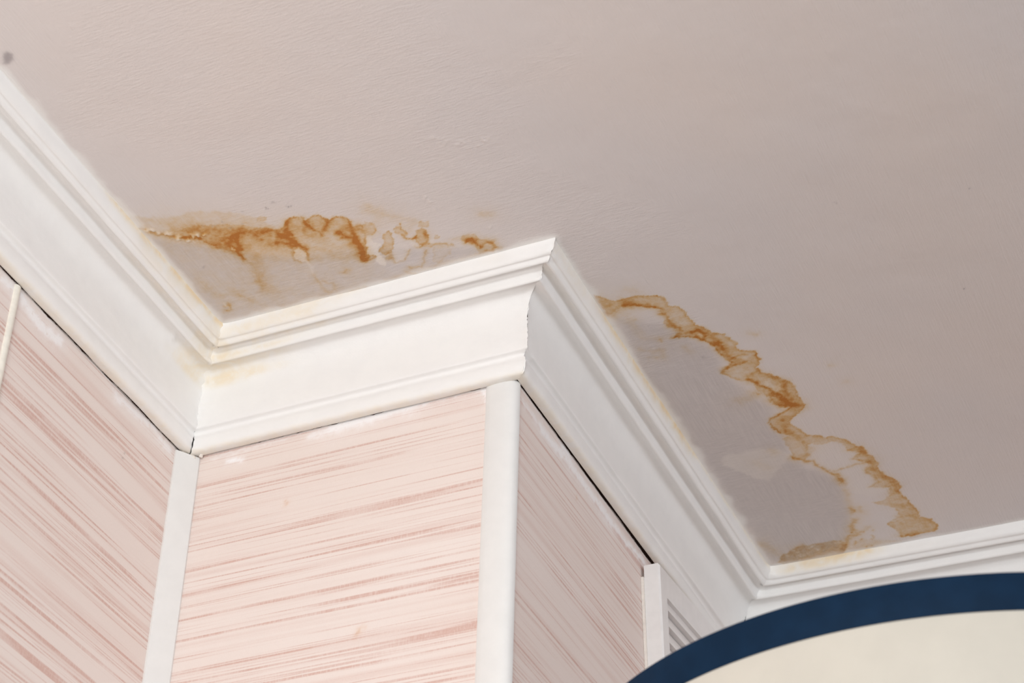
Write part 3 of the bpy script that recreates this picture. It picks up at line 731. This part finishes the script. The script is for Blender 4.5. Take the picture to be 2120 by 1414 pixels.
def smooth_jag(z, seed, amp):
    return (fbm(z/.006, z*0+seed, seed)-.5)*2*amp + (vnoise(z/.0017, z*0+seed, seed+3)-.5)*amp*.8

def build_cornice(k, name, label, q, cuts, fine, yel, specks=(), dz=0.0):
    P = profile(q); n = len(P); z = P[:, 1]
    a, e, nrm, L = wall_frame(k)
    S = np.empty(n); E = np.empty(n)
    for i, (o, _) in enumerate(P):
        pts = offs(o); S[i] = (pts[k-1]-a)@e; E[i] = (pts[k]-a)@e
    (sseed, sgap), (eseed, egap) = cuts
    # the mitres: both runs share one ragged joint; a joint can open towards the bottom
    open_ = np.clip((-z-.05)/.05, 0, 1) if k < 3 else np.clip((-z-.004)/.05, 0, 1)
    def joint(seed, gap):
        jag = np.clip(fbm(z/.007, z*0+seed, seed)*.7+vnoise(z/.0018, z*0+seed, seed+3)*.3-.25, 0, 1)
        return np.where(gap > 0, gap*np.clip(open_*1.6-.25, 0, 1)*(jag+.25)-.0006*(open_ < .05), -jag*(-gap))
    if sseed is not None: S = S + joint(sseed, sgap)
    if eseed is not None: E = E - joint(eseed+2, egap)
    lo, hi, st = fine
    Lm = max(L, 1e-6)
    us = axis(0, L, (lo, hi, st)) if hi < L-.01 or lo > .01 else np.arange(0, L+st/2, st)
    T = np.unique(np.clip(us/Lm, 0, 1)); T[0] = 0; T[-1] = 1
    U = S[None, :]+(E-S)[None, :]*T[:, None]
    O = np.repeat(P[None, :, 0], len(T), 0); Z = np.repeat(P[None, :, 1], len(T), 0)
    arc = np.concatenate([[0], np.cumsum(np.linalg.norm(np.diff(P, axis=0), axis=1))])[None, :]
    wob = (fbm(U/.05+k*7, arc/.02, 11+k)-.5)*.0011 + (fbm(U/.012+k*7, arc/.006, 51+k)-.5)*.00035
    near = np.minimum(U-S[None, :], E[None, :]-U)
    wob = wob + (fbm(U/.006+k, arc/.005, 81+k)-.5)*.0030*np.exp(-np.abs(near)/.010)
    fade = np.clip(arc/.006, 0, 1)
    fil = np.zeros_like(wob)                  # filler smoothed into the inner corners
    if sgap > 0: fil += np.exp(-(U-S[None, :])/.0045)
    if egap > 0: fil += np.exp(-(E[None, :]-U)/.0045)
    O = O + fil*.0030*(.35+fbm(U/.004, arc/.004, 95))*np.clip(1-open_*1.4, 0, 1)[None, :]
    O = O + wob*fade; Z = Z - wob*.5*fade
    mq = P[:, 0] < .0072                      # the slot between wall and cornice is not even
    qv = q/1000*(.55+.9*np.clip(U/.4, 0, 1) if k == 3 else .6+.9*fbm(U/.05, U*0, 61+k))
    O = np.where(mq[None, :], O+(qv-q/1000)*(1-(P[None, :, 0]-q/1000)/(.0072-q/1000)), O)
    for (su, sz, r) in specks:                # dribbles of paint
        j = np.argmin(np.abs(P[:, 1]-sz)); d = np.hypot(U-su, arc-arc[0, j])
        b = np.exp(-(d/r)**2)*r*.9; O = O+b*.8; Z = Z-b*.5
    V = np.stack([a[0]+e[0]*U+nrm[0]*O, a[1]+e[1]*U+nrm[1]*O, Z], -1).reshape(-1, 3)
    F = grid_faces(n, len(T), False)
    me = mesh_np(name, V, F, True)
    A = np.zeros((len(T), n, 4))
    for (u0, u1, z0, z1, amt, ch) in yel:
        su = 1/(1+np.exp(-(U-u0)/.008))*1/(1+np.exp((U-u1)/.008))
        zz = np.repeat(P[None, :, 1], len(T), 0)
        sz = 1/(1+np.exp(-(zz-z1)/.0012))*1/(1+np.exp((zz-z0)/.0012))
        A[..., ch] += su*sz*amt
    A[..., 0] += .22/(1+np.exp((Z+.0991)/.0007))  # tan underside: its shading is put into the colour
    set_color(me, 'stain', A.reshape(-1, 4))
    return tag(link(name, me, M_CORN), label, 'cornice', 'structure')

build_cornice(1, 'trim_1', 'white cornice along the left wall, slightly out of focus towards the left edge', 1.9,
              ((None, 0), (7, .0010)), (L1-.62, L1, .003),
              [(L1-.26, L1+.1, .01, -.0035, .75, 0), (L1-.20, L1+.1, .0, -.014, .16, 0),
               (L1-.066, L1-.02, -.010, -.034, .45, 0), (L1-.40, L1-.398, -.047, -.049, 1.5, 3)],
              [(L1-.085, -.0215, .0028)])
build_cornice(2, 'trim_2', 'bright white cornice on the front of the boxed-out column, cracked at its left joint', 1.7,
              ((7, .0010), (19, -.0030)), (0, L2, .003),
              [(.06, .17, -.004, -.013, .30, 0), (.03, .12, -.0165, -.0205, .45, 0), (.02, .10, -.025, -.032, .42, 0),
               (.03, .058, -.01, -.036, .35, 0), (.10, .20, .004, -.003, .25, 0)], [])
build_cornice(3, 'trim_3', 'shaded white cornice on the right side of the boxed-out column, yellowed at its ceiling edge', 3.0,
              ((19, -.0002), (33, .0007)), (0, L3, .003),
              [(.05, .30, .01, -.0045, .75, 0), (.25, .62, .01, -.0025, .40, 0), (.07, .30, .0, -.010, .22, 0), (-.1, .04, .004, -.012, .15, 0)], [])
build_cornice(4, 'trim_4', 'white cornice on the back wall, running out of frame above the navy lamp rim', 2.0,
              ((33, .0007), (None, 0)), (0, .62, .003),
              [(.07, .17, .004, -.010, .50, 0), (.13, .17, .01, -.004, .7, 0)], [])

# loose flakes of plaster where the joint at the inner corner has broken
bm = bmesh.new()
for (x, y, zz, s, r) in ((.010, -.006, -.1025, .0032, .5), (.004, -.013, -.1018, .0028, 1.4), (.018, -.004, -.1022, .0022, 2.2)):
    v = bmesh.ops.create_icosphere(bm, subdivisions=2, radius=s)['verts']
    for q in v:
        q.co *= .7+.6*random.random()
        q.co.z *= .45
    bmesh.ops.transform(bm, matrix=Matrix.Translation((x, y, zz)) @ Matrix.Rotation(r, 4, 'Y'), verts=v)
tag(from_bm('plaster_flake', bm, M_PLUG), 'curled crumb of plaster under the cracked cornice joint at the inner corner', 'plaster flake')

# ------------------------------------------------------------------ strips
def extrude_profile(pts, z0, z1, nz=2):
    bm = bmesh.new(); n = len(pts); rows = []
    for i in range(nz):
        z = z0+(z1-z0)*i/(nz-1)
        rows.append([bm.verts.new((x, y, z)) for x, y in pts])
    for a, b in zip(rows[:-1], rows[1:]):
        for i in range(n): bm.faces.new((a[i], a[(i+1) % n], b[(i+1) % n], b[i]))
    bm.faces.new(rows[0]); bm.faces.new(rows[-1][::-1])
    return bm
bm = extrude_profile([(.0002, -.0215), (.0020, -.0218), (.0150, -.0020), (.0148, -.0002), (.0136, -.0001), (.0004, -.0200)], -2.6, -.1022)
tag(from_bm('trim_5', bm, M_STRIP, bevel=.0003, seg=1), 'flat white strip closing the inner corner left of the column', 'corner strip', 'structure')
xb = L2
pts = [(xb-.0285, .0), (xb-.0287, -.0016), (xb-.027, -.0030), (xb-.022, -.0040), (xb-.016, -.0045), (xb-.010, -.0044), (xb-.005, -.0036),
       (xb-.0015, -.0020), (xb+.0006, .0004), (xb+.0016, .0034), (xb+.0017, .0050), (xb+.0002, .0052), (xb-.001, .001)]
bm = extrude_profile(pts, -2.6, -.0995)
o = tag(from_bm('trim_6', bm, M_STRIP, smooth=False), 'rounded white bead on the outer corner of the column', 'corner strip', 'structure')
for p in o.data.polygons: p.use_smooth = abs(p.normal.z) < .5
a, e, nrm, L = wall_frame(1)
u0 = L1-.2832
pts = []
for du, w in ((-.0037, .0), (-.0036, .0014), (-.0022, .0026), (0, .0030), (.0022, .0026), (.0036, .0014), (.0037, .0)):
    pts.append((a[0]+e[0]*(u0+du)+nrm[0]*w, a[1]+e[1]*(u0+du)+nrm[1]*w))
bm = extrude_profile(pts, -2.6, -.1016)
o = tag(from_bm('trim_7', bm, M_CREAM_STRIP), 'thin cream joint strip down the left wall, cut by the left edge', 'joint strip', 'structure')
for p in o.data.polygons: p.use_smooth = abs(p.normal.z) < .5

# ------------------------------------------------------------------ ventilation grille on the right side of the column
a, e, nrm, L = wall_frame(3)
vent = bpy.data.objects.new('vent_grille', None); COL.objects.link(vent)
Mv = Matrix(((e[0], 0, nrm[0], 0), (e[1], 0, nrm[1], 0), (0, 1, 0, 0), (0, 0, 0, 1)))
u0, zt, tilt = .3060, -.1185, math.radians(4.6)
vent.matrix_world = Matrix.Translation((a[0]+e[0]*u0, a[1]+e[1]*u0, zt)) @ Mv @ Matrix.Rotation(tilt, 4, 'Z')
tag(vent, 'white plastic louvred vent mounted crookedly under the right cornice, partly behind the lamp', 'vent')
WV, HV, D0, D1 = .215, .215, .0030, .0192
def ring_frame(u_a, u_b, v_a, v_b, iu_a, iu_b, iv_a, iv_b, w0, w1, ch):
    """a rectangular rim with an opening; its outer front arris is chamfered by ch"""
    bm = bmesh.new()
    def rect(x0, x1, y0, y1, w): return [bm.verts.new(p) for p in ((x0, y0, w), (x1, y0, w), (x1, y1, w), (x0, y1, w))]
    r = [rect(u_a, u_b, v_a, v_b, w0), rect(u_a, u_b, v_a, v_b, w1-ch), rect(u_a+ch, u_b-ch, v_a+ch, v_b-ch, w1),
         rect(iu_a, iu_b, iv_a, iv_b, w1), rect(iu_a, iu_b, iv_a, iv_b, w0)]
    for p, q in zip(r, r[1:]+r[:1]):
        for i in range(4): bm.faces.new((p[i], p[(i+1) % 4], q[(i+1) % 4], q[i]))
    return bm
bm = ring_frame(0, WV, -HV, 0, .0186, WV-.0186, -HV+.026, -.0300, D0, D1, .0018)
from_bm('frame', bm, M_VENT, vent)
bm = bmesh.new(); box(bm, (WV/2, -HV/2-.004, .0016), (WV+.005, HV-.018, .0028))
o = from_bm('back_plate', bm, M_VENT_OLD, vent); o['label'] = 'thin yellowed backing plate'
bm = bmesh.new(); box(bm, (WV/2, -HV/2, .0038), (WV-.03, HV-.04, .0016))
o = from_bm('mesh_screen', bm, M_DARK, vent); o['label'] = 'dark screen behind the louvres'
pitch = .0172
for i in range(9):
    v = -.0300+.0048-pitch*i
    if v-.016 < -HV+.026: break
    # a curved louvre leaning outwards at its lower edge
    prof = []
    for s in np.linspace(0, 1, 8): prof.append((D1-.0062+.0055*math.sin(s*1.5), v-.0170*s))
    back = [(D1-.0080, v-.0166), (D1-.0080, v-.0152)] + [(w-.0013, y+.0006) for w, y in prof[-2::-1]]
    pr = prof+back
    bm = bmesh.new()
    A_ = [bm.verts.new((.0182, y, w)) for w, y in pr]; B_ = [bm.verts.new((WV-.0182, y, w)) for w, y in pr]
    n = len(pr)
    for j in range(n): bm.faces.new((A_[j], A_[(j+1) % n], B_[(j+1) % n], B_[j]))
    bm.faces.new(A_[::-1]); bm.faces.new(B_)
    o = from_bm('louvre', bm, M_VENT, vent)
    for p in o.data.polygons: p.use_smooth = abs(p.normal.x) < .5

# ------------------------------------------------------------------ tall floor lamp with a round drum shade
LX, LY, LZ, LR, LB = 0.6924, 0.0589, -0.5200, .30, .0270
lamp = bpy.data.objects.new('floor_lamp', None); COL.objects.link(lamp)
lamp.location = (LX, LY, -2.6)
tag(lamp, 'tall lamp with a round cream drum shade and navy blue top rim, lower right', 'lamp')
ZT = LZ+2.6
bm = bmesh.new()
lathe(bm, [(.0, 0), (.15, 0), (.152, .004), (.152, .018), (.146, .024), (.04, .030), (.02, .045), (.0, .046)], 64)
from_bm('base', bm, M_NAVY, lamp, True)
bm = bmesh.new(); lathe(bm, [(.0, .04), (.011, .04), (.011, ZT-.15), (.0, ZT-.15)], 24)
from_bm('pole', bm, M_METAL, lamp, True)
H = .30
bm = bmesh.new(); lathe(bm, [(LR-.0012, ZT-.004), (LR-.0012, ZT-H+.003), (LR-.0022, ZT-H), (LR-.0045, ZT-H), (LR-.0050, ZT-H+.002), (LR-.0050, ZT-.004)], 256, True)
o = from_bm('shade', bm, M_SHADE, lamp, True); o['label'] = 'cream drum lampshade'
bm = bmesh.new(); lathe(bm, [(LR-.0006, ZT), (LR, ZT-.0006), (LR, ZT-LB+.0010), (LR-.0004, ZT-LB+.0002), (LR-.0010, ZT-LB), (LR-.0062, ZT-LB), (LR-.0062, ZT-.0004), (LR-.0058, ZT)], 256, True)
o = from_bm('rim_band', bm, M_NAVY, lamp, True); o['label'] = 'navy blue rim band round the top of the shade'
bm = bmesh.new()
for k in range(3):
    an = 2*math.pi*k/3+.4; r = LR-.005
    box(bm, (math.cos(an)*r/2, math.sin(an)*r/2, ZT-.014), (r, .004, .004), Matrix.Rotation(an, 3, 'Z'))
from_bm('spider_fitting', bm, M_METAL, lamp)
bm = bmesh.new(); lathe(bm, [(.0, ZT-.16), (.018, ZT-.16), (.019, ZT-.11), (.006, ZT-.108), (.006, ZT-.012), (.0, ZT-.012)], 24)
from_bm('bulb_holder', bm, M_METAL, lamp, True)
bm = bmesh.new(); lathe(bm, [(.0, ZT-.25), (.018, ZT-.245), (.029, ZT-.225), (.030, ZT-.205), (.022, ZT-.175), (.014, ZT-.162), (.0, ZT-.160)], 32)
from_bm('bulb', bm, M_BULB, lamp, True)
